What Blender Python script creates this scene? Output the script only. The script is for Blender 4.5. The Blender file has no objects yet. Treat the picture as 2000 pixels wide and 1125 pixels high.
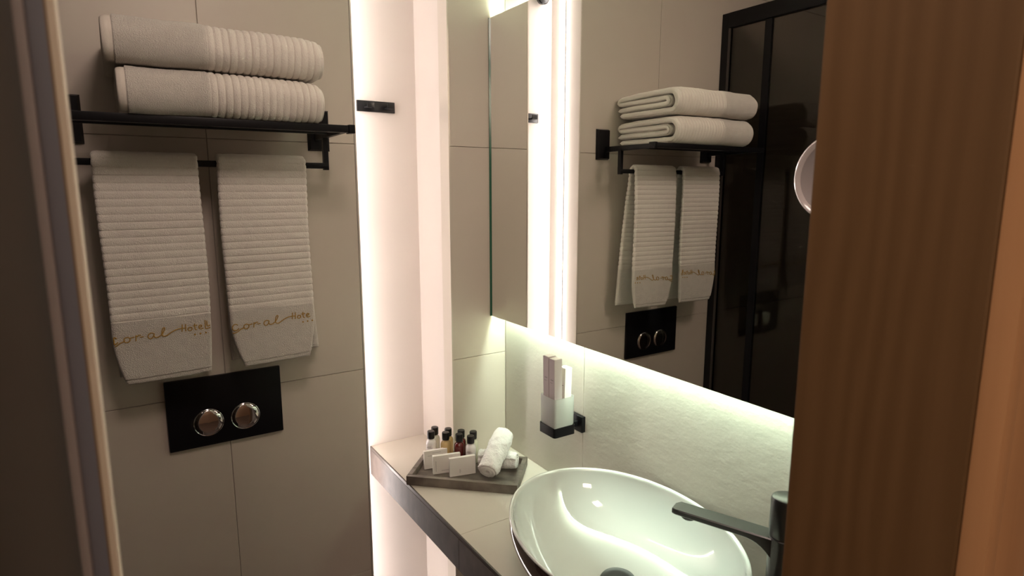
import bpy, bmesh, math, random
from mathutils import Vector, Matrix, noise

random.seed(7)
C = bpy.context.scene.collection
sc = bpy.context.scene
PI = math.pi

# ------------------------------------------------------------------ camera
cam_d = bpy.data.cameras.new('camera')
cam = bpy.data.objects.new('camera', cam_d)
C.objects.link(cam)
cam.location = (0, 0, 1.616)
cam.rotation_euler = (math.radians(90 - 9.4243), 0, math.radians(-32.944))
cam_d.sensor_width = 36.0
cam_d.lens = 1193.13 * 36 / 2000
cam_d.clip_start = 0.01
cam_d.dof.use_dof = True
cam_d.dof.focus_distance = 1.5
cam_d.dof.aperture_fstop = 8.0
sc.camera = cam

# ------------------------------------------------------------------ light
sc.view_settings.view_transform = 'Standard'
sc.view_settings.look = 'None'
sc.view_settings.gamma = 1.0
sc.view_settings.use_curve_mapping = False
sc.view_settings.exposure = 0.8
w = bpy.data.worlds.new('world')
sc.world = w
w.use_nodes = True
w.node_tree.nodes['Background'].inputs[0].default_value = (0.9, 0.8, 0.7, 1)
w.node_tree.nodes['Background'].inputs[1].default_value = 0.0

NICHE_LED = 12.0
MIRROR_LED = 32.0
def area(name, loc, target, sx, sy, power, col):
    l = bpy.data.lights.new(name, 'AREA')
    l.shape = 'RECTANGLE'; l.size = sx; l.size_y = sy
    l.energy = power; l.color = col
    o = bpy.data.objects.new(name, l); C.objects.link(o)
    o.location = loc
    o.rotation_euler = (Vector(target) - Vector(loc)).to_track_quat('-Z', 'Y').to_euler()
    return o
# warm ceiling light of the room the camera stands in, plus a soft fill added to brighten the towel wall
area('room_light', (-0.5, -0.95, 2.3), (0.35, 0.2, 1.2), 0.5, 0.5, 8.5, (1.0, 0.79, 0.62))
area('bathroom_fill', (0.22, 0.42, 2.33), (0.20, 1.5, 1.3), 0.24, 0.24, 2.5, (1.0, 0.78, 0.68))

# ------------------------------------------------------------------ materials
def mat(name, col=(0.8, 0.8, 0.8), rough=0.5, metal=0.0, spec=0.5, coat=0.0, trans=0.0, ior=1.5,
        bump=0.0, bscale=200.0, detail=3.0, var=0.0, vscale=6.0, var_col=None, stretch=(1, 1, 1), sheen=0.0, bdist=0.001):
    m = bpy.data.materials.new(name)
    m.use_nodes = True
    nt = m.node_tree
    b = nt.nodes['Principled BSDF']
    b.inputs['Base Color'].default_value = (*col, 1)
    b.inputs['Roughness'].default_value = rough
    b.inputs['Metallic'].default_value = metal
    b.inputs['Specular IOR Level'].default_value = spec
    b.inputs['Coat Weight'].default_value = coat
    b.inputs['Coat Roughness'].default_value = 0.03
    b.inputs['Transmission Weight'].default_value = trans
    b.inputs['IOR'].default_value = ior
    b.inputs['Sheen Weight'].default_value = sheen
    tc = nt.nodes.new('ShaderNodeTexCoord')
    mp = nt.nodes.new('ShaderNodeMapping')
    mp.inputs['Scale'].default_value = stretch
    nt.links.new(tc.outputs['Object'], mp.inputs[0])
    if bump > 0:
        n = nt.nodes.new('ShaderNodeTexNoise')
        n.inputs['Scale'].default_value = bscale
        n.inputs['Detail'].default_value = detail
        nt.links.new(mp.outputs[0], n.inputs['Vector'])
        bp = nt.nodes.new('ShaderNodeBump')
        bp.inputs['Strength'].default_value = bump
        bp.inputs['Distance'].default_value = bdist
        nt.links.new(n.outputs['Fac'], bp.inputs['Height'])
        nt.links.new(bp.outputs[0], b.inputs['Normal'])
    if var > 0:
        n2 = nt.nodes.new('ShaderNodeTexNoise')
        n2.inputs['Scale'].default_value = vscale
        n2.inputs['Detail'].default_value = 5
        nt.links.new(mp.outputs[0], n2.inputs['Vector'])
        mx = nt.nodes.new('ShaderNodeMix')
        mx.data_type = 'RGBA'
        vc = var_col or tuple(c * (1 - var) for c in col)
        mx.inputs[6].default_value = (*col, 1)
        mx.inputs[7].default_value = (*vc, 1)
        rp = nt.nodes.new('ShaderNodeValToRGB')
        rp.color_ramp.elements[0].position = 0.35
        rp.color_ramp.elements[1].position = 0.65
        nt.links.new(n2.outputs['Fac'], rp.inputs[0])
        nt.links.new(rp.outputs[0], mx.inputs[0])
        nt.links.new(mx.outputs[2], b.inputs['Base Color'])
    return m

def emis(name, col, strength):
    m = bpy.data.materials.new(name)
    m.use_nodes = True
    nt = m.node_tree
    nt.nodes.clear()
    e = nt.nodes.new('ShaderNodeEmission')
    e.inputs[0].default_value = (*col, 1)
    e.inputs[1].default_value = strength
    o = nt.nodes.new('ShaderNodeOutputMaterial')
    nt.links.new(e.outputs[0], o.inputs[0])
    return m

M = {}
M['tile'] = mat('beige_tile', (0.58, 0.515, 0.44), 0.42, bump=0.06, bscale=60, var=0.05, vscale=3)
M['slate'] = mat('relief_tile', (0.60, 0.57, 0.50), 0.5, bump=0.3, bscale=46, detail=6, var=0.04, vscale=5, stretch=(1, 1, 1.7), bdist=0.0025)
M['grout'] = mat('grout', (0.58, 0.53, 0.46), 0.8)
M['niche'] = mat('niche_tile', (0.70, 0.64, 0.59), 0.5, var=0.03)
M['counter'] = mat('counter_tile', (0.56, 0.51, 0.44), 0.38, bump=0.04, bscale=80, var=0.04)
M['apron'] = mat('counter_edge_tile', (0.155, 0.125, 0.11), 0.5, bump=0.1, bscale=90, var=0.25, vscale=22, stretch=(1, 1.5, 1))
M['trim'] = mat('trim_metal', (0.62, 0.57, 0.50), 0.35, metal=0.3)
M['trim_dark'] = mat('trim_dark', (0.10, 0.085, 0.075), 0.35, metal=0.5)
M['black'] = mat('matt_black_metal', (0.005, 0.005, 0.006), 0.38, spec=0.22, bump=0.03, bscale=900)
M['black_satin'] = mat('satin_black_metal', (0.010, 0.010, 0.011), 0.28, spec=0.5, bump=0.03, bscale=900)
M['faucet'] = mat('faucet_black', (0.020, 0.021, 0.020), 0.30, spec=0.9, bump=0.03, bscale=900)
M['black_gloss'] = mat('gloss_black', (0.006, 0.006, 0.006), 0.08)
M['chrome'] = mat('chrome', (0.75, 0.74, 0.74), 0.04, metal=1.0)
M['chrome_dark'] = mat('dark_chrome', (0.55, 0.55, 0.56), 0.12, metal=1.0)
M['terry'] = mat('terry_cotton', (0.74, 0.69, 0.62), 0.95, spec=0.1, bump=1.0, bscale=620, detail=4, sheen=0.3, bdist=0.0035, var=0.05, vscale=60)
M['terry_rib'] = mat('ribbed_cotton', (0.76, 0.71, 0.64), 0.95, spec=0.1, bump=0.8, bscale=520, detail=3, sheen=0.3, bdist=0.002)
M['weave'] = mat('flat_woven_cotton', (0.76, 0.70, 0.62), 0.9, spec=0.1, bump=0.3, bscale=900)
M['white_terry'] = mat('white_terry_cotton', (0.83, 0.82, 0.79), 0.95, spec=0.1, bump=0.8, bscale=420, sheen=0.3, bdist=0.002)
M['gold'] = mat('gold_thread', (0.42, 0.235, 0.018), 0.45, spec=0.6, bump=0.5, bscale=1500)
M['ceramic'] = mat('white_ceramic', (0.58, 0.60, 0.57), 0.06, coat=1.0)
M['ceramic_dark'] = mat('dark_glazed_ceramic', (0.05, 0.032, 0.028), 0.07, coat=1.0)
M['mirror'] = mat('mirror_silver', (0.86, 0.87, 0.84), 0.0, metal=1.0)
M['glass_edge'] = mat('green_glass_edge', (0.05, 0.20, 0.125), 0.2, trans=0.3)
M['mirror_back'] = mat('mirror_back', (0.55, 0.56, 0.52), 0.6)
M['marble'] = mat('grey_brown_marble', (0.085, 0.068, 0.055), 0.45, bump=0.2, bscale=90, var=0.5, vscale=16, var_col=(0.20, 0.172, 0.142), stretch=(1, 2.6, 1))
M['card'] = mat('white_card', (0.74, 0.70, 0.65), 0.6)
M['card_pink'] = mat('pale_card', (0.44, 0.375, 0.375), 0.6)
M['ink'] = mat('grey_print', (0.25, 0.23, 0.22), 0.7)
M['cap'] = mat('black_plastic', (0.005, 0.005, 0.005), 0.35)
M['bottle_white'] = mat('milky_bottle', (0.76, 0.73, 0.72), 0.2, coat=0.4)
M['bottle_clear'] = mat('clear_bottle', (0.80, 0.80, 0.68), 0.12, trans=0.5, coat=0.4)
M['bottle_amber'] = mat('amber_bottle', (0.85, 0.62, 0.28), 0.1, trans=0.45, coat=0.4)
M['bottle_red'] = mat('dark_red_bottle', (0.10, 0.008, 0.007), 0.08, coat=0.6)
M['bottle_cream'] = mat('cream_bottle', (0.74, 0.74, 0.58), 0.2, trans=0.2, coat=0.4)
M['label'] = mat('bottle_label', (0.72, 0.68, 0.66), 0.6)
M['frost'] = mat('frosted_glass', (0.93, 0.96, 0.92), 0.35, trans=0.75, ior=1.3)
M['ceiling'] = mat('white_ceiling', (0.88, 0.84, 0.80), 0.8)
M['floor'] = mat('brown_floor_tile', (0.16, 0.12, 0.10), 0.4, var=0.2)
M['room'] = mat('room_paint', (0.50, 0.36, 0.26), 0.8)
M['taupe'] = mat('taupe_lacquer', (0.34, 0.36, 0.37), 0.55, var=0.08, vscale=4)
M['alu'] = mat('grey_stile', (0.30, 0.33, 0.42), 0.45)
M['alu_light'] = mat('pale_stile_bead', (0.62, 0.60, 0.64), 0.4)
M['cream'] = mat('cream_edge', (0.95, 0.85, 0.70), 0.45)
M['gold_edge'] = mat('ochre_edge', (0.36, 0.24, 0.12), 0.5)
M['shower_wall'] = mat('dark_shower_tile', (0.42, 0.38, 0.35), 0.5)
M['rim_plastic'] = mat('pale_rim_plastic', (0.78, 0.70, 0.70), 0.2, coat=0.5)

def wood(name, c1, c2, rough=0.45):
    m = mat(name, c1, rough)
    nt = m.node_tree; b = nt.nodes['Principled BSDF']
    tc = nt.nodes.new('ShaderNodeTexCoord')
    mp = nt.nodes.new('ShaderNodeMapping')
    mp.inputs['Scale'].default_value = (1, 1, 0.17)
    nt.links.new(tc.outputs['Object'], mp.inputs[0])
    wv = nt.nodes.new('ShaderNodeTexWave')
    wv.wave_type = 'BANDS'; wv.bands_direction = 'Y'
    wv.inputs['Scale'].default_value = 15
    wv.inputs['Distortion'].default_value = 16.0
    wv.inputs['Detail'].default_value = 2.5
    wv.inputs['Detail Scale'].default_value = 0.55
    nt.links.new(mp.outputs[0], wv.inputs['Vector'])
    mp2 = nt.nodes.new('ShaderNodeMapping')
    mp2.inputs['Scale'].default_value = (1, 1, 0.03)
    nt.links.new(tc.outputs['Object'], mp2.inputs[0])
    n = nt.nodes.new('ShaderNodeTexNoise')
    n.inputs['Scale'].default_value = 150; n.inputs['Detail'].default_value = 3
    nt.links.new(mp2.outputs[0], n.inputs['Vector'])
    ad = nt.nodes.new('ShaderNodeMath'); ad.operation = 'MULTIPLY_ADD'
    ad.inputs[1].default_value = 0.4
    nt.links.new(wv.outputs['Fac'], ad.inputs[0])
    ml = nt.nodes.new('ShaderNodeMath'); ml.operation = 'MULTIPLY'; ml.inputs[1].default_value = 0.6
    nt.links.new(n.outputs['Fac'], ml.inputs[0])
    nt.links.new(ml.outputs[0], ad.inputs[2])
    rp = nt.nodes.new('ShaderNodeValToRGB')
    rp.color_ramp.elements[0].color = (*c1, 1); rp.color_ramp.elements[1].color = (*c2, 1)
    rp.color_ramp.elements[0].position = 0.15; rp.color_ramp.elements[1].position = 0.85
    nt.links.new(ad.outputs[0], rp.inputs[0])
    nt.links.new(rp.outputs[0], b.inputs['Base Color'])
    return m
M['wood'] = wood('brown_wood', (0.132, 0.070, 0.028), (0.170, 0.093, 0.040))
M['wood_lit'] = wood('lit_wood', (0.46, 0.235, 0.105), (0.54, 0.285, 0.135))  # casing: same wood as the jamb, warm room light painted into its colour

def smoked_glass():
    m = bpy.data.materials.new('smoked_glass')
    m.use_nodes = True
    nt = m.node_tree; nt.nodes.clear()
    o = nt.nodes.new('ShaderNodeOutputMaterial')
    t = nt.nodes.new('ShaderNodeBsdfTransparent'); t.inputs[0].default_value = (0.52, 0.50, 0.47, 1)
    g = nt.nodes.new('ShaderNodeBsdfGlossy'); g.inputs['Roughness'].default_value = 0.01
    g.inputs[0].default_value = (0.8, 0.8, 0.78, 1)
    f = nt.nodes.new('ShaderNodeFresnel'); f.inputs[0].default_value = 1.5
    mx = nt.nodes.new('ShaderNodeMixShader')
    nt.links.new(f.outputs[0], mx.inputs[0]); nt.links.new(t.outputs[0], mx.inputs[1]); nt.links.new(g.outputs[0], mx.inputs[2])
    nt.links.new(mx.outputs[0], o.inputs[0])
    return m
M['satin_mirror'] = mat('satin_mirror', (0.88, 0.80, 0.80), 0.5, metal=0.9)
M['smoked'] = smoked_glass()

# ------------------------------------------------------------------ helpers
def bbox(bm, x0, x1, y0, y1, z0, z1, bevel=0.0, seg=2):
    r = bmesh.ops.create_cube(bm, size=1.0)
    vs = r['verts']
    for v in vs:
        v.co = Vector(((x0 + x1) / 2 + v.co.x * (x1 - x0), (y0 + y1) / 2 + v.co.y * (y1 - y0), (z0 + z1) / 2 + v.co.z * (z1 - z0)))
    if bevel > 0:
        es = list({e for v in vs for e in v.link_edges})
        bmesh.ops.bevel(bm, geom=es, offset=bevel, segments=seg, profile=0.7, affect='EDGES')
    return vs
def box(*a, **k):
    bm = bmesh.new(); bbox(bm, *a, **k); return bm
def lathe(bm, prof, n=32, center=(0, 0, 0), axis='Z', close=True):
    rings = []
    cx, cy, cz = center
    for r, h in prof:
        ring = []
        for i in range(n):
            a = 2 * PI * i / n
            if axis == 'Z': p = (cx + r * math.cos(a), cy + r * math.sin(a), cz + h)
            elif axis == 'Y': p = (cx + r * math.cos(a), cy + h, cz + r * math.sin(a))
            else: p = (cx + h, cy + r * math.cos(a), cz + r * math.sin(a))
            ring.append(bm.verts.new(p))
        rings.append(ring)
    for a, b in zip(rings, rings[1:]):
        for i in range(n):
            bm.faces.new((a[i], a[(i + 1) % n], b[(i + 1) % n], b[i]))
    if close:
        bm.faces.new(rings[0]); bm.faces.new(rings[-1])
    return rings
def tube(bm, pts, r, n=8):
    pts = [Vector(p) for p in pts]
    rings = []
    up = Vector((0, 1, 0))
    for i, p in enumerate(pts):
        t = (pts[min(i + 1, len(pts) - 1)] - pts[max(i - 1, 0)]).normalized()
        a = t.cross(up)
        if a.length < 1e-4: a = t.cross(Vector((1, 0, 0)))
        a.normalize(); b = t.cross(a).normalized()
        rings.append([bm.verts.new(p + (a * math.cos(2 * PI * k / n) + b * math.sin(2 * PI * k / n)) * r) for k in range(n)])
    for A, B in zip(rings, rings[1:]):
        for k in range(n):
            bm.faces.new((A[k], A[(k + 1) % n], B[(k + 1) % n], B[k]))
    bm.faces.new(rings[0]); bm.faces.new(rings[-1])
def obj(name, bm, material, parent=None, smooth=False, angle=35):
    bmesh.ops.recalc_face_normals(bm, faces=bm.faces)
    me = bpy.data.meshes.new(name)
    bm.to_mesh(me); bm.free()
    me.materials.append(material)
    if smooth:
        for p in me.polygons: p.use_smooth = True
        me.set_sharp_from_angle(angle=math.radians(angle))
    o = bpy.data.objects.new(name, me)
    C.objects.link(o)
    if parent: o.parent = parent
    return o
def thing(name, label, cat, loc=(0, 0, 0), rotz=0, group=None):
    o = bpy.data.objects.new(name, None); C.objects.link(o)
    o.location = loc; o.rotation_euler = (0, 0, rotz)
    o['label'] = label; o['category'] = cat
    o['kind'] = 'thing'
    if group: o['group'] = group
    return o
def struct(name, bm, m, label, cat, parent=None):
    o = obj(name, bm, m, parent)
    o['kind'] = 'structure'; o['label'] = label; o['category'] = cat
    return o

# ------------------------------------------------------------------ measured layout (metres)
YA = 1.515      # face of the towel wall
XN = 0.5196     # left side of the niche
YB = 1.663      # back of the niche
XC = 0.7504     # right side of the niche = left edge of the column
YC = 1.4613     # face of the column
XW = 0.9244     # face of the mirror wall
XM = 0.8752     # silvered face of the mirror
ZC = 0.857      # counter top
XF = 0.5761     # counter front
ZJ = [0.564, 1.142, 1.720]   # tile rows
G = 0.0006      # half joint

def tiles_y(parent, xs, zs, y, sgn=1, t=0.006, m='tile'):
    """tiles facing -y whose face is at y; xs, zs joint positions"""
    for x0, x1 in zip(xs, xs[1:]):
        for z0, z1 in zip(zs, zs[1:]):
            obj('tile', box(x0 + G, x1 - G, y, y + t, z0 + G, z1 - G, bevel=0.0007, seg=1), M[m], parent)
def tiles_x(parent, ys, zs, x, t=0.006, m='tile'):
    """tiles facing -x whose face is at x"""
    for y0, y1 in zip(ys, ys[1:]):
        for z0, z1 in zip(zs, zs[1:]):
            obj('tile', box(x, x + t, y0 + G, y1 - G, z0 + G, z1 - G, bevel=0.0007, seg=1), M[m], parent)

ZS = [0.0] + ZJ + [2.298, 2.40]
# towel wall
wa = struct('wall_back', box(-1.05, XN, YA + 0.005, YA + 0.16, 0, 2.4), M['grout'], 'beige tiled wall behind the towel shelf and flush plate', 'wall')
tiles_y(wa, [-1.05, -0.415, 0.185, XN - 0.003], ZS, YA)
obj('corner_trim', box(XN - 0.003, XN + 0.001, YA - 0.001, YA + 0.10, 0, 2.4), M['trim'], wa)
obj('niche_lining', box(XN + 0.0001, XN + 0.0013, YA + 0.002, YB - 0.0005, 0, 2.4), M['niche'], wa)
# niche
wn = struct('wall_niche', box(XN - 0.01, XC + 0.17, YB, YB + 0.08, 0, 2.4), M['niche'], 'brightly lit back wall of the tall niche', 'wall')
# column
wc = struct('wall_column', box(XC, XW + 0.06, YC + 0.005, YB, 0, 2.4), M['niche'], 'tiled pier between lit niche and mirror wall', 'wall')
tiles_y(wc, [XC + 0.002, XW], ZS, YC)
obj('corner_trim', box(XC - 0.001, XC + 0.003, YC - 0.001, YC + 0.05, 0, 2.4), M['trim'], wc)
# mirror wall
wr = struct('wall_right', box(XW + 0.005, XW + 0.08, -0.02 + 0.164, YC + 0.005, 0, 2.4), M['grout'], 'pale relief-textured wall behind mirror and basin', 'wall')
tiles_x(wr, [0.303, 0.505, 1.105, YC], [0.0, 0.6, 1.8, 2.4], XW, m='slate')
# shower walls, side walls
ws = struct('wall_left', box(-1.11, -1.05, 0.30, YA + 0.16, 0, 2.4), M['shower_wall'], 'dark wall at the far side of the shower', 'wall')
wf = struct('wall_front', box(-1.11, -0.06, 0.20, 0.30, 0, 2.4), M['tile'], 'bathroom wall left of the doorway', 'wall')
wf2 = struct('wall_front_right', box(0.545, XW + 0.08, 0.175, 0.295, 0, 2.4), M['tile'], 'bathroom wall right of the doorway', 'wall')
wl = struct('wall_above_door', box(-0.06, 0.545, 0.20, 0.30, 2.13, 2.4), M['tile'], 'wall strip above the doorway', 'wall')
struct('floor', box(-1.5, 1.1, -1.6, YB + 0.08, -0.06, 0), M['floor'], 'brown floor of bathroom and room', 'floor')
struct('ceiling', box(-1.5, 1.1, -1.6, YB + 0.08, 2.4, 2.46), M['ceiling'], 'plain pale ceiling', 'ceiling')
# the room the camera stands in
struct('wall_room_back', box(-1.5, 1.1, -1.66, -1.6, 0, 2.4), M['room'], 'warm painted wall of the outer room', 'wall')
struct('wall_room_left', box(-1.56, -1.5, -1.6, 0.3, 0, 2.4), M['room'], 'warm painted side wall of the outer room', 'wall')
struct('wall_room_right', box(1.1, 1.16, -1.6, 0.175, 0, 2.4), M['room'], 'warm painted wall right of the camera', 'wall')
struct('wall_room_front', box(-1.5, -1.11, 0.20, 0.30, 0, 2.4), M['room'], 'outer room wall beside the bathroom', 'wall')

# ------------------------------------------------------------------ door frame, right (wood) and left (taupe leaf)
d1 = struct('door_1', box(0.500, 0.545, 0.168, 0.303, 0, 2.13, bevel=0.002), M['wood'], 'brown wood door jamb filling the right foreground', 'door frame')
cas = bmesh.new()
bbox(cas, 0.5005, 0.521, 0.150, 0.168, 0, 2.12, bevel=0.004)
obj('casing_bead', cas, M['wood_lit'], d1, True)
obj('casing_board', box(0.5225, 0.60, 0.154, 0.1745, 0, 2.12, bevel=0.002), M['wood_lit'], d1, True)

dl = thing('door_2', 'dark taupe door edge with grey stile and cream strip, at left', 'door', (-0.02, 0.35, 0.0))
dl['kind'] = 'structure'
# local: x leftwards from the cream strip, leaf lies in plane y=0
obj('leaf', box(-0.34, -0.0075, 0.004, 0.030, 0.01, 2.12), M['taupe'], dl)
obj('bead', box(-0.0090, -0.0048, -0.001, 0.016, 0.01, 2.12, bevel=0.0012), M['alu_light'], dl, True)
obj('stile', box(-0.0048, 0.0022, 0.002, 0.030, 0.01, 2.12), M['alu'], dl)
obj('seal', box(0.0022, 0.0031, 0.001, 0.030, 0.01, 2.12), M['gold_edge'], dl)
obj('edge_strip', box(0.0031, 0.0064, 0.0, 0.030, 0.01, 2.12, bevel=0.001), M['cream'], dl, True)

# ------------------------------------------------------------------ LED profiles (real strips)
niche_led = emis('warm_led', (1.0, 0.90, 0.87), NICHE_LED)
mirror_led = emis('cool_led', (0.82, 1.0, 0.82), MIRROR_LED)
nl = thing('niche_light', 'tall vertical LED strip on the hidden left side of the niche', 'light', (XN, 1.598, 0))
obj('profile', box(0.0015, 0.004, -0.009, 0.009, 0.02, 2.38), M['trim'], nl)
obj('led_strip', box(0.0043, 0.015, -0.006, 0.006, 0.03, 2.37), niche_led, nl)

# ------------------------------------------------------------------ mirror
MY0, MY1, MZ0, MZ1 = 0.345, YC - 0.0008, 1.254, 2.0534
mr = thing('wall_mirror', 'large backlit wall mirror standing off the wall above the basin', 'mirror', (XM, (MY0 + MY1) / 2, MZ0))
hy = (MY1 - MY0) / 2; hz = MZ1 - MZ0
obj('mirror_glass', box(0, 0.005, -hy, hy, 0, hz), M['mirror'], mr)
obj('glass_edge', box(-0.003, -0.0002, hy - 0.0024, hy, 0.0, hz), M['glass_edge'], mr)
obj('backing', box(0.0055, 0.047, -hy + 0.085, hy - 0.002, 0.085, hz - 0.085, bevel=0.002), M['mirror_back'], mr)
# strips run along the backing frame, facing down and up
obj('led_strip', box(0.014, 0.040, -hy + 0.09, hy - 0.003, 0.0815, 0.0845), mirror_led, mr)
obj('led_strip', box(0.014, 0.040, -hy + 0.09, hy - 0.003, hz - 0.0845, hz - 0.0815), mirror_led, mr)

# magnifying mirror stuck to the big mirror
mg = thing('magnifying_mirror', 'round magnifying mirror with pale rim, half behind the wood jamb', 'mirror', (XM - 0.0008, 0.487, 1.629))
b = bmesh.new(); lathe(b, [(0.018, -0.001), (0.050, -0.003), (0.060, -0.012), (0.0615, -0.017), (0.059, -0.019), (0.055, -0.017), (0.053, -0.0145)], 48, axis='X', close=False)
obj('rim', b, M['rim_plastic'], mg, True)
b = bmesh.new(); lathe(b, [(0.0001, -0.009), (0.02, -0.0095), (0.04, -0.0115), (0.0535, -0.0145)], 48, axis='X', close=False)
obj('magnifying_glass', b, M['satin_mirror'], mg, True, 60)
b = bmesh.new(); lathe(b, [(0.0001, -0.0005), (0.030, -0.0005), (0.030, -0.003), (0.0001, -0.0035)], 32, axis='X', close=False)
obj('suction_base', b, M['rim_plastic'], mg, True)

# ------------------------------------------------------------------ counter
ct = thing('countertop', 'pale tiled vanity counter with dark brown front edge, reaching into the niche', 'counter', (0, 0, 0))
ct.location = (XF, 1.10, ZC)
def L(x, y, z): return (x - XF, y - 1.10, z - ZC)
b = bmesh.new()
bbox(b, 0.004, XW - XF - 0.0005, 0.310 - 1.10, YC - 1.10 - 0.0005, -0.085, -0.0085)
bbox(b, 0.004, XC - XF - 0.0015, YC - 1.10 - 0.0005, YB - 1.10 - 0.0005, -0.085, -0.0085)
obj('core', b, M['apron'], ct)
def top_tile(pts):
    bb = bmesh.new()
    lo = [bb.verts.new((x - XF, y - 1.10, -0.008)) for x, y in pts]
    hi = [bb.verts.new((x - XF, y - 1.10, 0.0)) for x, y in pts]
    bb.faces.new(lo); bb.faces.new(hi)
    for i in range(len(pts)): bb.faces.new((lo[i], lo[(i + 1) % len(pts)], hi[(i + 1) % len(pts)], hi[i]))
    obj('top_tile', bb, M['counter'], ct)
e = 0.004
top_tile([(XF + e, 0.311), (XW - 0.001, 0.311), (XW - 0.001, 0.505 - G), (XF + e, 0.505 - G)])
top_tile([(XF + e, 0.505 + G), (XW - 0.001, 0.505 + G), (XW - 0.001, 1.105 - G), (XF + e, 1.105 - G)])
top_tile([(XF + e, 1.105 + G), (XW - 0.001, 1.105 + G), (XW - 0.001, YC - 0.001), (XC - 0.001, YC - 0.001), (XC - 0.001, YB - 0.001), (XF + e, YB - 0.001)])
obj('edge_trim', box(0.0, 0.0038, 0.311 - 1.10, YB - 1.10 - 0.001, -0.0085, 0.0004), M['trim_dark'], ct)
for y0, y1 in [(0.311, 0.505), (0.505, 1.105), (1.105, YB - 0.001)]:
    obj('edge_tile', box(-0.0005, 0.0038, y0 + G - 1.10, y1 - G - 1.10, -0.086, -0.009, bevel=0.0006, seg=1), M['apron'], ct)

# ------------------------------------------------------------------ towel shelf
sh = thing('towel_shelf', 'matt black wall-mounted towel shelf with lower hanging bar', 'towel rack', (0.18, YA, 1.73))
X0 = 0.18
for cx in (-0.062, 0.428):
    b = bmesh.new()
    # square mounting plate with chamfered rim
    r = bbox(b, cx - X0 - 0.026, cx - X0 + 0.026, -0.0125, -0.0005, -0.030, 0.065)
    fr = [f for f in b.faces if f.normal.y < -0.5 or f.calc_center_median().y < -0.012]
    for f in fr:
        if f.calc_center_median().y < -0.0124:
            cc = f.calc_center_median()
            for v in f.verts:
                v.co.x = cc.x + (v.co.x - cc.x) * 0.82; v.co.z = cc.z + (v.co.z - cc.z) * 0.92
    obj('mounting_plate', b, M['black'], sh)
for cx in (-0.062, 0.420):
    b = bmesh.new()
    # side arm: flat bar tapering to a pointed front end
    prof = [(-0.0120, 0.010), (-0.0120, -0.006), (-0.2165, -0.003), (-0.2165, 0.010)]
    s = 0.005
    lo = [b.verts.new((cx - X0 - s, y, z)) for y, z in prof]; hi = [b.verts.new((cx - X0 + s, y, z)) for y, z in prof]
    b.faces.new(lo); b.faces.new(hi)
    for i in range(len(prof)): b.faces.new((lo[i], lo[(i + 1) % len(prof)], hi[(i + 1) % len(prof)], hi[i]))
    obj('side_arm', b, M['black'], sh)
    b = bmesh.new()
    bbox(b, cx - X0 - 0.0055, cx - X0 + 0.0055, -0.0855, -0.0725, -0.0765, 0.002, bevel=0.001)
    obj('hanger', b, M['black'], sh)
obj('front_bar', box(-0.072 - X0, 0.4255 - X0, -0.236, -0.217, -0.0035, 0.0115, bevel=0.0025), M['black'], sh, True)
obj('bar_cap', box(0.4258 - X0, 0.4385 - X0, -0.238, -0.215, -0.005, 0.013, bevel=0.002), M['black'], sh, True)
for yy in (-0.115,):
    b = bmesh.new(); tube(b, [(-0.060 - X0, yy, 0.0052), (0.418 - X0, yy, 0.0052)], 0.0045, 12)
    obj('shelf_rod', b, M['black'], sh, True)
obj('hanging_bar', box(-0.060 - X0, 0.4253 - X0, -0.0860, -0.0720, -0.0735, -0.0605, bevel=0.0015), M['black'], sh, True)

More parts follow.
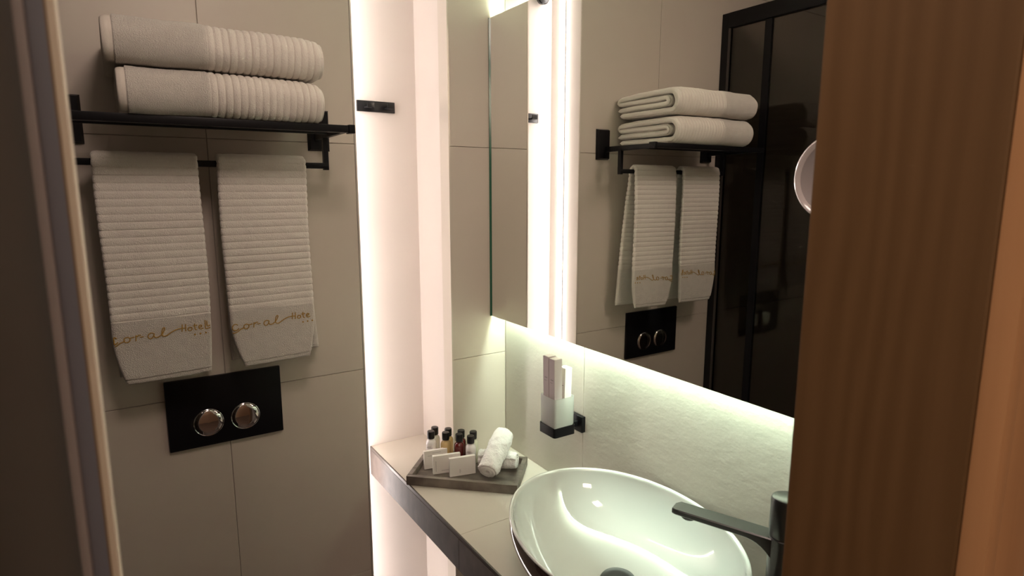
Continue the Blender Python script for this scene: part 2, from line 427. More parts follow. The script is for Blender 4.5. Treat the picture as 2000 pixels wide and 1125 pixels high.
# ------------------------------------------------------------------ towels
def resample(path, n):
    P = [Vector(p) for p in path]
    Ls = [0]
    for a, b_ in zip(P, P[1:]): Ls.append(Ls[-1] + (b_ - a).length)
    out = []
    j = 0
    for i in range(n):
        s = Ls[-1] * i / (n - 1)
        while j < len(P) - 2 and Ls[j + 1] < s: j += 1
        t = (s - Ls[j]) / max(1e-9, Ls[j + 1] - Ls[j])
        out.append((P[j].lerp(P[j + 1], t), s, Ls[-1]))
    return out
def arc(cx, cy, rx, ry, a0, a1, n=14):
    return [(cx + rx * math.cos(math.radians(a0 + (a1 - a0) * i / n)), cy + ry * math.sin(math.radians(a0 + (a1 - a0) * i / n))) for i in range(n + 1)]
def ribbon(path, thick, us, xfun, disp, n, jitter=0.0006, seed=0, drop=None):
    """sheet of cloth: 2-D path (y,z) swept along x; disp(side,u,s,S) moves a surface along its normal"""
    pts = resample(path, n)
    b = bmesh.new()
    grids = {}
    for side in (1, -1):
        g = []
        for i, (p, s, S) in enumerate(pts):
            a = pts[max(i - 1, 0)][0]; c = pts[min(i + 1, n - 1)][0]
            t = (c - a).normalized(); nrm = Vector((-t.y, t.x)) * side
            row = []
            endf = min(1.0, min(s, S - s) / (thick * 0.45))
            ef = math.sqrt(max(0.0, 1 - (1 - endf) ** 2))
            for u in us:
                x = xfun(u, s, S)
                h = thick / 2 * (0.25 + 0.75 * ef)
                eu = min(1.0, min(u - us[0], us[-1] - u) / 0.03)
                h *= 0.45 + 0.55 * math.sqrt(max(0, 1 - (1 - eu) ** 2))
                h += disp(side, u, s, S)
                q = p + nrm * h
                nz = noise.noise(Vector((x * 55 + seed, q.x * 55, q.y * 55))) * jitter * 2 + noise.noise(Vector((x * 260, q.x * 260, q.y * 260 + seed))) * jitter
                q = q + nrm * nz
                yy, zz = q.x, q.y
                if drop:
                    dx, dy, dz = drop(u, s, S, x, yy, zz); x2 = x + dx; yy += dy; zz += dz
                else: x2 = x
                row.append(b.verts.new((x2, yy, zz)))
            g.append(row)
        grids[side] = g
    for side in (1, -1):
        g = grids[side]
        for i in range(n - 1):
            for j in range(len(us) - 1):
                b.faces.new((g[i][j], g[i][j + 1], g[i + 1][j + 1], g[i + 1][j]))
    A, Bg = grids[1], grids[-1]
    for i in range(n - 1):
        for j in (0, len(us) - 1):
            b.faces.new((A[i][j], A[i + 1][j], Bg[i + 1][j], Bg[i][j]))
    for j in range(len(us) - 1):
        for i in (0, n - 1):
            b.faces.new((A[i][j], A[i][j + 1], Bg[i][j + 1], Bg[i][j]))
    return b

def bath_towel(name, label, x0, x1, z0, h, seed, hem_w, rib_x):
    yf, yb = 1.252, 1.500
    t = thing(name, label, 'towel', ((x0 + x1) / 2, (yf + yb) / 2, z0), 0, 'folded bath towels on the shelf')
    ox, oy, oz = t.location
    th = 0.0180
    r = h / 2
    zt = h - th / 2 - 0.001
    zb = th / 2 + 0.0005
    f = yf - oy; k = yb - oy
    sg = 0.0014 * (1 if seed % 2 else -1)
    path = [(k - 0.006, zb + 0.001)]
    path += [(f + 0.05, zb)]
    path += arc(f + 0.034, (zt + zb) / 2, 0.034 - th / 2, (zt - zb) / 2, 270, 90, 22)
    path += [(f + 0.09, zt + 0.001), (k - 0.08, zt), (k - 0.02, zt - 0.004)]
    zc2 = zt - 0.0190
    path += arc(k - 0.009, (zt - 0.004 + zc2) / 2, 0.0100, (zt - 0.004 - zc2) / 2, 90, -90, 8)
    path += [(k - 0.06, zc2 - 0.001), (f + 0.11, zc2 - 0.001)]
    zd = zc2 - 0.0195
    path += arc(f + 0.052, (zc2 + zd) / 2, 0.011, (zc2 - zd) / 2, 90, 270, 8)
    path += [(f + 0.10, zd), (k - 0.06, zd), (k + 0.004, zd - 0.002)]
    W = x1 - x0
    us = []
    u = 0.0
    # fine sampling along x so that each rib is round
    N = 330
    us = [i / (N - 1) for i in range(N)]
    pitch = 0.0126
    def disp(side, u, s, S):
        x = x0 + W * u
        d = 0.0
        if side == 1 or side == -1:
            if x > rib_x:
                ph = ((x - rib_x) / pitch) % 1.0
                d = 0.0042 * (abs(math.sin(PI * ph)) ** 0.30 - 0.9)
            elif x < x0 + hem_w:
                d = -0.0024
            elif x < rib_x - 0.003:
                d = 0.0006
            if x1 - x < 0.006: d -= 0.0005
        return d
    def drop(u, s, S, x, y, z):
        sag = -0.0020 * math.sin(PI * u) * (1 if z < 0.02 else 0.4)
        if seed == 8 and z < 0.022:
            q = min(1.0, max(0.0, (y + oy - 1.302) / 0.03))
            rodc = math.exp(-((y + oy - (YA - 0.115)) / 0.016) ** 2)
            sag = -0.0115 * math.sin(PI * u) ** 0.6 * q * (1 - 0.8 * rodc)
        # upper layers slump a little towards both ends
        end = max(0, (u - 0.86) / 0.14) ** 2 * 0.010 * max(0, z / h - 0.15)
        return (0, noise.noise(Vector((x * 9, y * 9 + z * 30, seed))) * 0.005, (-end if z > 0.01 else 0) + noise.noise(Vector((x * 12, y * 22, seed + 5))) * 0.0022)
    # path orientation: outer side must be the visible one
    bm = ribbon(path, th, us, lambda u, s, S: x0 - ox + W * u, disp, 150, 0.0004, seed, drop)
    # split the faces into body, ribs and hem bands
    main = obj('towel_body', bm, M['terry'], t, True, 80)
    me = main.data
    me.materials.append(M['terry_rib']); me.materials.append(M['weave'])
    for p in me.polygons:
        xx = p.center.x + ox
        if xx > rib_x: p.material_index = 1
        elif xx < x0 + hem_w: p.material_index = 2
    return t
bath_towel('bath_towel', 'upper ribbed off-white bath towel, folded, topmost on the black shelf', 0.008, 0.374, 1.8255, 0.079, 3, 0.017, 0.166)
bath_towel('bath_towel', 'lower ribbed off-white bath towel, folded, lying directly on the black shelf', 0.023, 0.371, 1.7415, 0.081, 8, 0.014, 0.166)

STROKES = {   # hand-written letters, in cm, origin at the first o on its baseline
 'C': [[(-1.7, 1.0), (-2.0, 1.25), (-2.45, 1.2), (-2.8, 0.8), (-2.75, 0.3), (-2.4, 0.0), (-1.9, 0.05), (-1.5, 0.35)],
       [(-3.1, -0.35), (-2.6, -0.5), (-1.8, -0.3), (-1.2, 0.05), (-0.6, 0.25), (-0.4, 0.45)]],
 'o': [[(0.0, 0.95), (-0.4, 0.8), (-0.5, 0.4), (-0.3, 0.05), (0.15, 0.0), (0.5, 0.3), (0.45, 0.75), (0.1, 0.97), (0.0, 0.9)], [(0.45, 0.7), (0.9, 0.75), (1.3, 0.85)]],
 'r': [[(1.5, 0.0), (1.55, 0.5), (1.6, 1.0), (1.8, 0.8), (2.1, 1.0), (2.45, 0.95)], [(2.2, 0.6), (2.9, 0.6)]],
 'a': [[(4.6, 0.95), (4.2, 1.05), (3.75, 0.8), (3.65, 0.35), (4.0, 0.0), (4.4, 0.15), (4.7, 0.6), (4.75, 0.95), (4.7, 0.4), (5.0, 0.05), (5.5, 0.1)]],
 'l': [[(5.5, 0.1), (6.1, 0.5), (6.6, 1.2), (6.7, 1.6), (6.45, 1.65), (6.2, 1.2), (6.1, 0.5), (6.3, 0.1), (6.8, 0.05), (7.4, 0.35), (8.1, 0.7), (8.9, 0.95), (9.8, 1.0), (10.4, 0.95)]],
 'H': [[(9.75, 0.35), (9.85, 1.0), (9.9, 1.75)], [(10.45, 0.3), (10.5, 1.0), (10.5, 1.7)]],
 'o2': [[(11.3, 0.95), (10.95, 0.8), (10.95, 0.45), (11.3, 0.3), (11.65, 0.5), (11.6, 0.85), (11.3, 0.97)]],
 't': [[(12.2, 1.55), (12.2, 0.8), (12.3, 0.35), (12.55, 0.3)], [(11.85, 1.1), (12.65, 1.15)]],
 'e': [[(12.95, 0.65), (13.5, 0.75), (13.45, 1.0), (13.15, 1.05), (12.95, 0.75), (13.05, 0.4), (13.4, 0.25), (13.75, 0.4)]],
 'L': [[(14.2, 1.9), (14.2, 1.1), (14.2, 0.25), (14.7, 0.2), (15.1, 0.3)], [(14.55, 1.7), (14.55, 0.7), (15.1, 0.75)]],
}
def catmull(pts, k=5):
    P = [Vector(p) for p in pts]
    if len(P) < 3: return P
    out = []
    for i in range(len(P) - 1):
        p0 = P[max(i - 1, 0)]; p1 = P[i]; p2 = P[i + 1]; p3 = P[min(i + 2, len(P) - 1)]
        for j in range(k):
            t = j / k
            out.append(0.5 * ((2 * p1) + (-p0 + p2) * t + (2 * p0 - 5 * p1 + 4 * p2 - p3) * t * t + (-p0 + 3 * p1 - 3 * p2 + p3) * t ** 3))
    out.append(P[-1]); return out

def hand_towel(label, x0, x1, xo1, letters, seed, taper_l, taper_r, zlow):
    """towel folded over the hanging bar; bar centre y = YA-0.079, z = 1.663"""
    yb, zb = YA - 0.079, 1.663
    xm = (x0 + x1) / 2
    t = thing('hand_towel', label, 'towel', (xm, yb, zlow), 0, 'hand towels on the hanging bar')
    oz = zlow
    th = 0.013
    R = 0.0068 + th / 2 + 0.0012
    rz = 0.0068 + th / 2 + 0.0012
    path = [(0.036, zlow - oz + 0.004), (0.032, zlow - oz + 0.20), (0.024, 1.58 - oz), (R, zb - oz - 0.002)]
    path += arc(0, zb - oz + 0.0, R, rz, 0, 180, 16)
    path += [(-R - 0.002, 1.60 - oz), (-R - 0.003, 1.45 - oz), (-R - 0.003, 1.30 - oz), (-R - 0.002, zlow - oz)]
    NU = 64
    us = [i / (NU - 1) for i in range(NU)]
    pitch = 0.0150
    W = x1 - x0
    yfront = -R - 0.003 - th / 2
    def zof(s, S):   # height of a point at path length s
        return None
    pts = resample(path, 980)
    zrow = [p.y + oz for p, s, S in pts]
    ismid = [i for i in range(len(pts))]
    S_ = pts[-1][2]
    def row(s): return min(len(pts) - 1, max(0, int(round(s / S_ * (len(pts) - 1)))))
    def ribbed(s):
        return zrow[row(s)] > 1.352
    def disp(side, u, s, S):
        if ribbed(s):
            ph = (s / pitch) % 1.0
            return 0.0034 * (abs(math.sin(PI * ph)) ** 0.22 - 0.93)
        z = zrow[row(s)]
        if z < zlow + 0.012: return -0.002
        return 0.0
    def xfun(u, s, S):
        z = zrow[row(s)]
        front = s > S * 0.5
        a, c = x0, x1
        if front:
            k = max(0.0, (zlow + 0.10 - z) / 0.10)
            a += taper_l * k ** 1.6; c -= taper_r * k ** 1.6
            a += 0.002 * math.sin(z * 14 + seed); c += 0.0014 * math.sin(z * 17 + seed * 2)
        else:
            k = max(0.0, (1.62 - z) / 0.4)
            a += 0.003 * k + 0.004; c += -0.004 + 0.027 * min(1, k) if seed == 2 else -0.004 + 0.004 * k
        bump = 0.0
        if ribbed(s):
            ph = (s / pitch) % 1.0
            bump = 0.0014 * (abs(math.sin(PI * ph)) ** 0.5 - 0.6)
        a -= bump; c += bump
        return a - xm + (c - a) * u
    def drop(u, s, S, x, y, z):
        zz = z + oz
        front = s > S * 0.5
        amp = max(0.0, (1.62 - zz)) * 0.006
        dy = math.sin(u * 7.3 + seed) * amp * (0.8 if front else 0.5)
        # edges curl back towards the wall
        dz = 0.004 * (u - 0.5) * max(0.0, (1.66 - zz)) * 2 + (noise.noise(Vector((u * 6, s * 3, seed))) * 0.0012 if zz < 1.35 else 0)
        if front and zz < 1.352: dy *= 0.35
        return (0, dy, dz)
    bm = ribbon(path, th, us, xfun, disp, 980, 0.00035, seed, drop)
    body = obj('towel_body', bm, M['terry_rib'], t, True, 80)
    body.data.materials.append(M['terry'])
    for p in body.data.polygons:
        if p.center.z + oz < 1.350: p.material_index = 1
    # embroidered name and three small stars
    ym = yfront - 0.0006
    def P(px, pz):
        x = xo1 - xm + px * 0.01
        u = (x + xm - x0) / W
        amp = max(0.0, (1.62 - 1.31)) * 0.006
        dy = math.sin(u * 7.3 + seed) * amp * 0.8 * 0.35
        zz = 1.309 + pz * 0.0108 - oz + 0.0006 * (px)
        return (x, ym + dy, zz)
    b = bmesh.new()
    for ch in letters:
        for st in STROKES[ch]:
            pl = [p for p in catmull(st) if x0 + 0.0035 < xo1 + p.x * 0.01 < x1 - 0.001]
            if len(pl) > 1:
                tube(b, [P(p.x, p.y) for p in pl], 0.00105, 6)
    obj('embroidery', b, M['gold'], t, True)
    b = bmesh.new()
    for sx in (12.1, 13.15, 14.2):
        if xo1 + sx * 0.01 > x1 - 0.0045: continue
        for a in range(3):
            dx = 0.17 * math.cos(a * PI / 3 + 0.3); dz = 0.17 * math.sin(a * PI / 3 + 0.3)
            tube(b, [P(sx - dx, -0.62 - dz), P(sx + dx, -0.62 + dz)], 0.0009, 6)
    obj('embroidered_stars', b, M['gold'], t, True)
    return t
hand_towel('left hand towel with gold lettering, hanging next to the door edge', -0.026, 0.1545, 0.000, ['C', 'o', 'r', 'a', 'l', 'H', 'o2', 't', 'e', 'L'], 1, 0.020, 0.006, 1.221)
hand_towel('right hand towel with gold lettering, hanging above the flush plate', 0.189, 0.3690, 0.222, ['C', 'o', 'r', 'a', 'l', 'H', 'o2', 't', 'e'], 2, 0.026, 0.012, 1.224)

# ------------------------------------------------------------------ flush plate
fp = thing('flush_plate', 'black dual-flush plate with two round chrome buttons, on the towel wall', 'flush plate', (0.0588 + 0.123, YA, 1.0235))
obj('plate', box(-0.123, 0.123, -0.010, -0.0004, 0, 0.164, bevel=0.003), M['black'], fp, True)
for bx in (-0.0405, 0.0385):
    b = bmesh.new(); lathe(b, [(0.0322, -0.0098), (0.0322, -0.0106), (0.0312, -0.0112), (0.0302, -0.0108), (0.0300, -0.0100)], 48, (bx, 0, 0.0555), 'Y', close=False)
    ring = obj('button_ring', b, M['chrome_dark'], fp, True)
    b = bmesh.new(); lathe(b, [(0.0299, -0.0101), (0.0287, -0.0116), (0.020, -0.0124), (0.010, -0.0128), (0.0001, -0.0129)], 48, (bx, 0, 0.0555), 'Y', close=False)
    obj('flush_button', b, M['chrome'], fp, True, 60)

# ------------------------------------------------------------------ hook rail in the niche
hk = thing('hook_rail', 'small black double hook rail on the lit niche wall', 'hook', (0.630, YB, 1.832))
obj('rail', box(-0.054, 0.054, -0.007, -0.0004, -0.0145, 0.0145, bevel=0.001), M['black_satin'], hk, True)
for hx in (-0.024, 0.034):
    b = bmesh.new()
    bbox(b, hx - 0.010, hx + 0.010, -0.028, -0.0065, -0.006, -0.002, bevel=0.0008)
    bbox(b, hx - 0.010, hx + 0.010, -0.031, -0.0275, -0.006, 0.008, bevel=0.0008)
    obj('hook', b, M['black_satin'], hk, True)
kb = thing('round_knob', 'small round black knob high up in the lit niche, seen in the mirror', 'knob', (0.572, YB, 2.196))
b = bmesh.new(); lathe(b, [(0.010, -0.0004), (0.010, -0.012), (0.021, -0.014), (0.022, -0.024), (0.019, -0.027), (0.0001, -0.028)], 32, axis='Y', close=False)
obj('knob_head', b, M['black_satin'], kb, True)

# ------------------------------------------------------------------ shower enclosure (seen in the mirror)
XS = -0.118
se = thing('shower_screen', 'black framed smoked glass shower screen beside the towels, seen in the mirror', 'shower', (XS, 0.95, 0.0))
y1 = YA - 0.95 - 0.001; y0 = 0.305 - 0.95
obj('frame_post', box(-0.022, 0.0, y1 - 0.030, y1, 0.06, 2.215, bevel=0.001), M['black'], se)
obj('frame_post', box(-0.022, 0.0, y0, y0 + 0.030, 0.06, 2.215, bevel=0.001), M['black'], se)
obj('top_rail', box(-0.024, 0.001, y0 + 0.0305, y1 - 0.0305, 2.165, 2.215, bevel=0.001), M['black'], se)
obj('tray_step', box(-0.05, 0.03, y0, y1, 0.0005, 0.06, bevel=0.002), M['shower_wall'], se)
obj('glass_pane', box(-0.014, -0.008, y0 + 0.030, y1 - 0.030, 0.06, 2.165), M['smoked'], se)
obj('pane_trim', box(-0.006, 0.0025, y1 - 0.0345, y1 - 0.0308, 0.065, 2.163), M['trim_dark'], se)
obj('door_stile', box(-0.018, -0.003, 1.330 - 0.95 - 0.012, 1.330 - 0.95 + 0.012, 0.065, 2.163), M['black'], se)
sp = thing('rain_shower_head', 'large flat perforated shower head behind the smoked glass', 'shower head', (-0.50, 1.05, 2.02))
b = bmesh.new(); lathe(b, [(0.0001, 0.0), (0.098, 0.0), (0.100, 0.004), (0.098, 0.009), (0.02, 0.012), (0.0001, 0.012)], 48, close=False)
obj('head_disc', b, M['chrome_dark'], sp, True)
b = bmesh.new()
for i in range(-7, 8):
    for j in range(-7, 8):
        if i * i + j * j < 52:
            bmesh.ops.create_cone(b, cap_ends=True, segments=6, radius1=0.0022, radius2=0.003, depth=0.003, matrix=Matrix.Translation((i * 0.012, j * 0.012, -0.0015)))
nz = obj('nozzles', b, M['card'], sp); nz['kind'] = 'stuff'
b = bmesh.new(); tube(b, [(0, 0, 0.01), (0, 0, 0.06), (-0.02, 0, 0.075), (-0.549, 0, 0.075)], 0.011, 12)
obj('arm', b, M['black'], sp, True)

# ------------------------------------------------------------------ basin
BX, BY, RA, RB, RT = 0.728, 0.760, 0.190, 0.255, math.radians(-7.2)
bs = thing('wash_basin', 'oval white vessel basin with dark glazed outside on the counter', 'basin', (BX, BY, ZC), RT)
def ering(bm, sx, sy, z, n=96, ox=0.0, oy=0.0):
    return [bm.verts.new((ox + sx * math.cos(2 * PI * i / n), oy + sy * math.sin(2 * PI * i / n), z)) for i in range(n)]
def rings(bm, L_, n=96):
    R_ = [ering(bm, *a, n=n) for a in L_]
    for a, b_ in zip(R_, R_[1:]):
        for i in range(n): bm.faces.new((a[i], a[(i + 1) % n], b_[(i + 1) % n], b_[i]))
    return R_
Hb = 1.0 - ZC
b = bmesh.new()
prof = []
for k in range(25):
    t = PI / 2 * (1 - k / 24)
    # outside follows the inside at wall thickness, and stands on a flat foot
    rr = math.cos(t) ** 0.60 if k else 0.0
    z = Hb * 0.955 - (Hb * 0.955 - 0.018) * (math.sin(t) ** 1.25)
    if rr < 0.52: continue
    ww = 0.0095 * (1 - (k / 24) ** 6)
    prof.append((RA * 0.985 * rr + ww, RB * 0.985 * rr + ww, z))
z_ = prof[0][2]
prof = [(prof[0][0] - 0.003, prof[0][1] - 0.003, 0.0008), (prof[0][0] - 0.001, prof[0][1] - 0.001, z_ * 0.5)] + prof
R_ = rings(b, prof)
b.faces.new(R_[0])
obj('outer_shell', b, M['ceramic_dark'], bs, True, 50)
b = bmesh.new()
inner = []
prof = [(RA * 0.985, RB * 0.985, Hb * 0.9552), (RA * 0.998, RB * 0.998, Hb * 0.975), (RA, RB, Hb * 0.99), (RA * 0.992, RB * 0.993, Hb), (RA * 0.972, RB * 0.980, Hb * 0.998), (RA * 0.955, RB * 0.966, Hb * 0.975)]
for k in range(1, 23):
    t = k / 22
    rr = math.cos(t * PI / 2) ** 0.60
    z = Hb * 0.975 - (Hb * 0.975 - 0.030) * (math.sin(t * PI / 2) ** 1.25)
    if rr < 0.03: rr = 0.03
    prof.append((RA * 0.955 * rr, RB * 0.966 * rr, z))
R_ = rings(b, prof)
b.faces.new(R_[-1])
bowl = obj('bowl', b, M['ceramic'], bs, True, 60)
bowl.modifiers.new('smooth', 'SUBSURF').render_levels = 1
b = bmesh.new()
lathe(b, [(0.030, 0.0305), (0.034, 0.033), (0.034, 0.037), (0.031, 0.041), (0.018, 0.0425), (0.0001, 0.043)], 48, close=False)
obj('drain_cover', b, M['black_satin'], bs, True, 50)

# ------------------------------------------------------------------ faucet
FX, FY = 0.830, 0.503
dirx, diry = -0.376, 0.927
fa = thing('basin_faucet', 'tall satin black basin faucet with flat spout, beside the wood jamb', 'faucet', (FX, FY, ZC), math.atan2(diry, dirx))
b = bmesh.new(); lathe(b, [(0.0001, 0.0), (0.027, 0.0002), (0.027, 0.004), (0.0225, 0.006), (0.0225, 0.222), (0.0215, 0.2232), (0.0001, 0.2235)], 48, close=False)
obj('body', b, M['faucet'], fa, True)
b = bmesh.new(); lathe(b, [(0.0001, 0.2245), (0.0225, 0.2248), (0.0228, 0.228), (0.0228, 0.283), (0.0212, 0.2875), (0.0195, 0.2885), (0.0001, 0.2890)], 48, close=False)
obj('handle', b, M['faucet'], fa, True, 30)
b = bmesh.new()
Ls, hw, zt = 0.176, 0.0170, 0.221
secs = []
for k in range(25):
    x = Ls * k / 24
    tip = max(0.0, (x - (Ls - 0.008)) / 0.008)
    wv_ = hw - 0.006 * tip ** 2
    thk = 0.0115 - 0.002 * (x / Ls)
    if x < 0.062: thk += 0.045 * ((0.062 - x) / 0.062) ** 2.6
    zt_ = zt - 0.002 * tip ** 2
    c_ = 0.0018
    sec = [(-wv_ + c_, zt_), (wv_ - c_, zt_), (wv_, zt_ - c_), (wv_, zt_ - thk + c_), (wv_ - c_, zt_ - thk), (-wv_ + c_, zt_ - thk), (-wv_, zt_ - thk + c_), (-wv_, zt_ - c_)]
    secs.append([b.verts.new((x, y, z)) for y, z in sec])
for a, c_ in zip(secs, secs[1:]):
    for i in range(8): b.faces.new((a[i], a[(i + 1) % 8], c_[(i + 1) % 8], c_[i]))
b.faces.new(secs[0]); b.faces.new(secs[-1])
obj('spout', b, M['faucet'], fa, True, 40)
b = bmesh.new(); lathe(b, [(0.0125, zt - 0.0095), (0.0125, zt - 0.0150), (0.0095, zt - 0.0175), (0.0001, zt - 0.0172)], 32, (Ls - 0.026, 0, 0), close=False)
obj('aerator', b, M['faucet'], fa, True)

# ------------------------------------------------------------------ tumbler holder with kits
tx, ty = 0.855, 1.119
hd = thing('tumbler_holder', 'square black tumbler holder fixed to the wall under the mirror', 'holder', (XW, ty, 1.041))
b = bmesh.new()
def sq_ring(bm, cx, cy, h1, h2, z0, z1):
    o_ = [(-h1, -h1), (h1, -h1), (h1, h1), (-h1, h1)]
    i_ = [(-h2, -h2), (h2, -h2), (h2, h2), (-h2, h2)]
    vo0 = [bm.verts.new((cx + x, cy + y, z0)) for x, y in o_]; vo1 = [bm.verts.new((cx + x, cy + y, z1)) for x, y in o_]
    vi0 = [bm.verts.new((cx + x, cy + y, z0 + 0.003)) for x, y in i_]; vi1 = [bm.verts.new((cx + x, cy + y, z1)) for x, y in i_]
    for i in range(4):
        j = (i + 1) % 4
        bm.faces.new((vo0[i], vo0[j], vo1[j], vo1[i])); bm.faces.new((vi0[i], vi1[i], vi1[j], vi0[j])); bm.faces.new((vo1[i], vo1[j], vi1[j], vi1[i]))
    bm.faces.new(vo0); bm.faces.new(vi0)
    es = [e for e in bm.edges if abs((e.verts[0].co - e.verts[1].co).z) > 0.6 * abs(z1 - z0) and abs(e.verts[0].co.x - cx) > h1 - 1e-5]
    bmesh.ops.bevel(bm, geom=es, offset=0.006, segments=4, affect='EDGES', profile=0.5)
sq_ring(b, tx - XW, 0, 0.0315, 0.0290, -0.0115, 0.0115)
obj('cup_frame', b, M['black'], hd, True, 40)
obj('arm', box(tx + 0.0316 - XW, -0.0115, -0.008, 0.008, -0.007, 0.006, bevel=0.001), M['black'], hd)
obj('wall_plate', box(-0.0120, -0.0004, -0.024, 0.024, -0.020, 0.020, bevel=0.002), M['black'], hd, True)
tu = thing('glass_tumbler', 'square frosted glass tumbler standing in the black holder', 'tumbler', (tx, ty, 1.0335))
b = bmesh.new()
sq_ring(b, 0, 0, 0.0283, 0.0258, 0.0, 0.006)
b.free(); b = bmesh.new()
def rr_pts(h, r, n=5):
    out = []
    for cx, cy, a0 in [(h - r, h - r, 0), (-h + r, h - r, 90), (-h + r, -h + r, 180), (h - r, -h + r, 270)]:
        for k in range(n):
            a = math.radians(a0 + 90 * k / (n - 1)); out.append((cx + r * math.cos(a), cy + r * math.sin(a)))
    return out
levels = [(0.0275, 0.006, 0.0), (0.0285, 0.007, 0.003), (0.0305, 0.007, 0.089), (0.0300, 0.0065, 0.0905), (0.0283, 0.006, 0.0885), (0.0262, 0.006, 0.012), (0.0240, 0.005, 0.0105)]
# keep the lower part inside the frame ring
levels[0] = (0.0265, 0.006, 0.0); levels[1] = (0.0278, 0.007, 0.003); levels.insert(2, (0.0284, 0.007, 0.0185)); levels.insert(3, (0.0300, 0.007, 0.0215))
prev = None
first = None
for h, r, z in levels:
    cur = [b.verts.new((x, y, z)) for x, y in rr_pts(h, r)]
    if prev:
        for i in range(len(cur)): b.faces.new((prev[i], prev[(i + 1) % len(cur)], cur[(i + 1) % len(cur)], cur[i]))
    else: b.faces.new(cur)
    prev = cur
b.faces.new(prev)
obj('cup', b, M['frost'], tu, True, 50)
def kit(label, x, y, w_, d_, h, z, tilt, group, m='card_pink'):
    k = thing('toiletry_box', label, 'box', (x, y, z), 0, group)
    k.rotation_euler = (tilt[0], tilt[1], 0)
    obj('carton', box(-w_ / 2, w_ / 2, -d_ / 2, d_ / 2, 0, h, bevel=0.0008), M[m], k)
    obj('flap', box(-w_ / 2 + 0.0012, w_ / 2 - 0.0012, -d_ / 2 + 0.0012, d_ / 2 - 0.0012, h, h + 0.0006), M['card'], k)
    b_ = bmesh.new()
    bbox(b_, -w_ / 2 - 0.0003, -w_ / 2 - 0.0001, -0.006, 0.004, h * 0.70, h * 0.70 + 0.0022)
    bbox(b_, -w_ / 2 - 0.0003, -w_ / 2 - 0.0001, -0.003, 0.006, h * 0.66, h * 0.66 + 0.0012)
    obj('print', b_, M['ink'], k)
kg = 'slim cartons standing in the frosted tumbler'
kit('slim pale carton in the tumbler, left one of the front pair', 0.843, 1.1315, 0.0225, 0.0215, 0.174, 1.0460, (0.0, -0.02), kg)
kit('slim pale carton in the tumbler, right one of the front pair', 0.843, 1.1080, 0.0225, 0.0215, 0.172, 1.0460, (0.0, -0.02), kg)
kit('slim white carton in the tumbler, shorter one behind near the wall', 0.8680, 1.1090, 0.0200, 0.0240, 0.146, 1.0460, (0.0, 0.02), kg, 'card')

# ------------------------------------------------------------------ tray and what lies on it
TX, TY = 0.571, 1.382
ta = math.atan2(-0.683, 0.730)
tr = thing('amenity_tray', 'rectangular grey-brown marble tray on the counter corner', 'tray', (TX, TY, ZC + 0.0005), ta)
TW, TD, TH = 0.290, 0.168, 0.024
obj('base', box(0.008, TW - 0.008, 0.008, TD - 0.008, 0.0, 0.0075), M['marble'], tr)
for args in [(0.0, TW, 0.0, 0.012), (0.0, TW, TD - 0.012, TD)]:
    obj('tray_wall', box(args[0], args[1], args[2], args[3], 0.0, TH, bevel=0.0012), M['marble'], tr, True)
for args in [(0.0, 0.012, 0.0123, TD - 0.0123), (TW - 0.012, TW, 0.0123, TD - 0.0123)]:
    obj('tray_wall', box(args[0], args[1], args[2], args[3], 0.0, TH, bevel=0.0012), M['marble'], tr, True)
ZT = ZC + 0.0083

bottle_spots = [
    (0.677, 1.4545, 'bottle_white', 'milky white mini bottle with black cap, leftmost in front row', True),
    (0.7075, 1.4255, 'bottle_amber', 'amber mini bottle with black cap, front row on the tray', False),
    (0.733, 1.3955, 'bottle_red', 'dark red mini bottle with black cap, front row on the tray', False),
    (0.7535, 1.3680, 'bottle_white', 'milky white mini bottle with black cap, next to the rolled towels', True),
    (0.6985, 1.4745, 'bottle_clear', 'clear mini bottle with black cap, leftmost in back row', False),
    (0.7255, 1.4455, 'bottle_amber', 'amber mini bottle with black cap, back row behind the red one', False),
    (0.7500, 1.4155, 'bottle_red', 'dark red mini bottle with black cap, back row on the tray', False),
    (0.7740, 1.3900, 'bottle_cream', 'cream mini bottle with black cap, rightmost in back row', False)]
for x, y, m, lab, lb in bottle_spots:
    o = thing('mini_bottle', lab, 'bottle', (x, y, ZT), ta + 0.1, 'mini toiletry bottles on the tray')
    b = bmesh.new()
    lathe(b, [(0.0105, 0.0), (0.0132, 0.001), (0.0139, 0.003), (0.0139, 0.057), (0.0122, 0.0620), (0.0090, 0.0652), (0.0068, 0.0665), (0.0068, 0.0690)], 28)
    obj('flask', b, M[m], o, True, 40)
    b = bmesh.new()
    lathe(b, [(0.0098, 0.0692), (0.0101, 0.0700), (0.0101, 0.0875), (0.0093, 0.0893), (0.0001, 0.0896)], 28, close=False)
    obj('cap', b, M['cap'], o, True, 40)
    if lb:
        b = bmesh.new()
        prev = None
        for i in range(13):
            a = math.radians(-150 + 120 * i / 12) ; rr = 0.01410
            cur = (b.verts.new((rr * math.cos(a), rr * math.sin(a), 0.014)), b.verts.new((rr * math.cos(a), rr * math.sin(a), 0.054)))
            if prev: b.faces.new((prev[0], cur[0], cur[1], prev[1]))
            prev = cur
        obj('label_wrap', b, M['label'], o, True)
        b = bmesh.new()
        for zz, a0, a1 in [(0.048, -125, -75), (0.045, -130, -60), (0.037, -110, -80), (0.034, -120, -70), (0.031, -115, -75), (0.022, -120, -95)]:
            prev = None
            for i in range(7):
                a = math.radians(a0 + (a1 - a0) * i / 6); rr = 0.01430
                cur = (b.verts.new((rr * math.cos(a), rr * math.sin(a), zz)), b.verts.new((rr * math.cos(a), rr * math.sin(a), zz + 0.0012)))
                if prev: b.faces.new((prev[0], cur[0], cur[1], prev[1]))
                prev = cur
        obj('label_print', b, M['ink'], o)

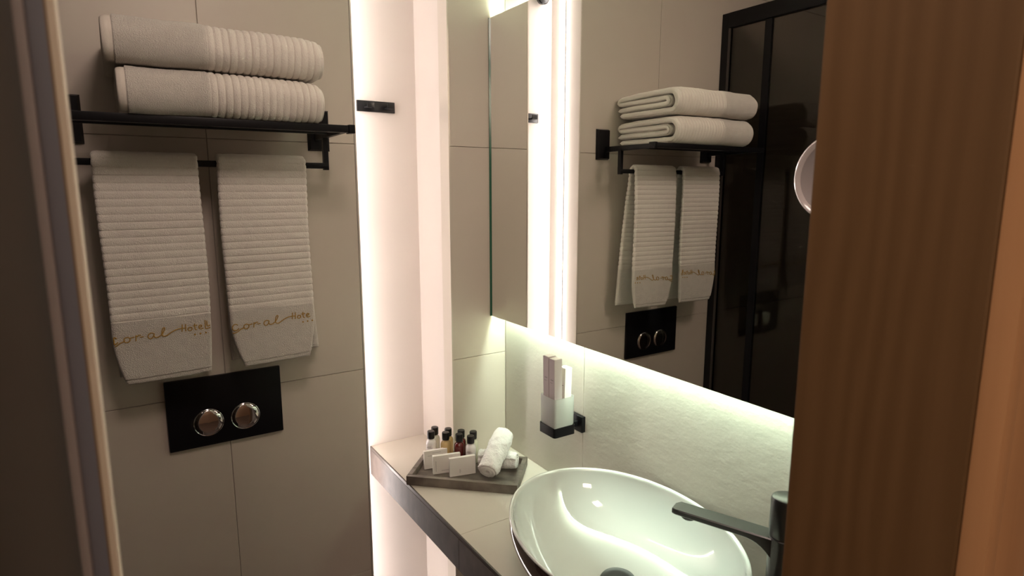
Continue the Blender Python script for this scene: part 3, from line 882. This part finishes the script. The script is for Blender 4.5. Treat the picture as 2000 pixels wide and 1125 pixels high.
sg = 'small white soap cartons on the tray'
for x, y, w_, lab, rt, pr in [
    (0.640, 1.419, 0.064, 'white soap carton at the tray left end, rearmost of the three', -0.20, 0),
    (0.647, 1.380, 0.074, 'white soap carton standing between the other two', -0.27, 1),
    (0.677, 1.343, 0.070, 'white soap carton nearest the tray front edge', -0.24, 2)]:
    k = thing('soap_carton', lab, 'box', (x, y, ZT), rt, sg)
    k.rotation_euler = (-0.05, 0, rt)
    hh = 0.050
    obj('carton', box(0, w_, 0, 0.0105, 0.0006, hh, bevel=0.0008), M['card'], k)
    b = bmesh.new()
    if pr == 0:
        bbox(b, w_ * .35, w_ * .72, -0.0003, -0.0001, hh * .86, hh * .86 + .0008); bbox(b, w_ * .15, w_ * .8, -0.0003, -0.0001, hh * .72, hh * .72 + .0008)
    elif pr == 1:
        bbox(b, w_ * .10, w_ * .112, -0.0003, -0.0001, hh * .15, hh * .72); bbox(b, w_ * .3, w_ * .8, -0.0003, -0.0001, hh * .17, hh * .17 + .0008)
    else:
        bbox(b, w_ * .38, w_ * .392, -0.0003, -0.0001, hh * .15, hh * .38); bbox(b, w_ * .42, w_ * .427, -0.0003, -0.0001, hh * .2, hh * .32)
    obj('print', b, M['ink'], k)

def rolled(label, A_, B_, r, seed, turns=2.6):
    """face towel rolled up: spiral sheet along the axis A-B"""
    A_ = Vector(A_); B_ = Vector(B_)
    ax = (B_ - A_); Ln = ax.length; ax.normalize()
    o = thing('rolled_towel', label, 'towel', A_, 0, 'rolled white face towels on the tray')
    o.rotation_mode = 'QUATERNION'; o.rotation_quaternion = ax.to_track_quat('X', 'Z')
    n = 150; path = []
    th = r / (turns + 0.6)
    for i in range(n):
        t = i / (n - 1)
        a = 2 * PI * turns * t - 0.7 * PI + seed
        rad = th * 0.55 + (r - th * 0.5 - th * 0.55) * t
        path.append((rad * math.cos(a), rad * math.sin(a)))
    us = [i / 59 for i in range(60)]
    def disp(side, u, s, S):
        return 0.0010 * noise.noise(Vector((u * 8, s * 60, seed))) + (-0.0006 if side == 1 else 0.0)
    def xf(u, s, S):
        k = s / S
        off = 0.006 * (1 - k) * math.sin(seed * 3)
        return Ln * u + off
    def drop(u, s, S, x, y, z):
        q = 1 - 0.06 * abs(2 * u - 1) ** 3 + 0.03 * math.sin(u * 9 + seed)
        return (0, y * (q - 1), z * (q - 1))
    bm = ribbon(path, th * 0.98, us, xf, disp, n, 0.0016, seed, drop)
    obj('towel_body', bm, M['white_terry'], o, True, 80)
    b = bmesh.new(); lathe(b, [(0.0001, 0.003), (th * 0.5, 0.004), (th * 0.6, 0.01), (th * 0.6, Ln - 0.01), (th * 0.5, Ln - 0.004), (0.0001, Ln - 0.003)], 16, (0, 0, 0), 'X', close=False)
    obj('core', b, M['white_terry'], o, True)
    return o
rolled('rolled white face towel lying underneath, crossing to the tray right end', (0.7735, 1.357, ZT + 0.0265), (0.846, 1.280, ZT + 0.0265), 0.0250, 1)
rolled('rolled white face towel leaning on top of the other roll', (0.742, 1.262, ZT + 0.0325), (0.838, 1.334, ZT + 0.089), 0.0302, 2)
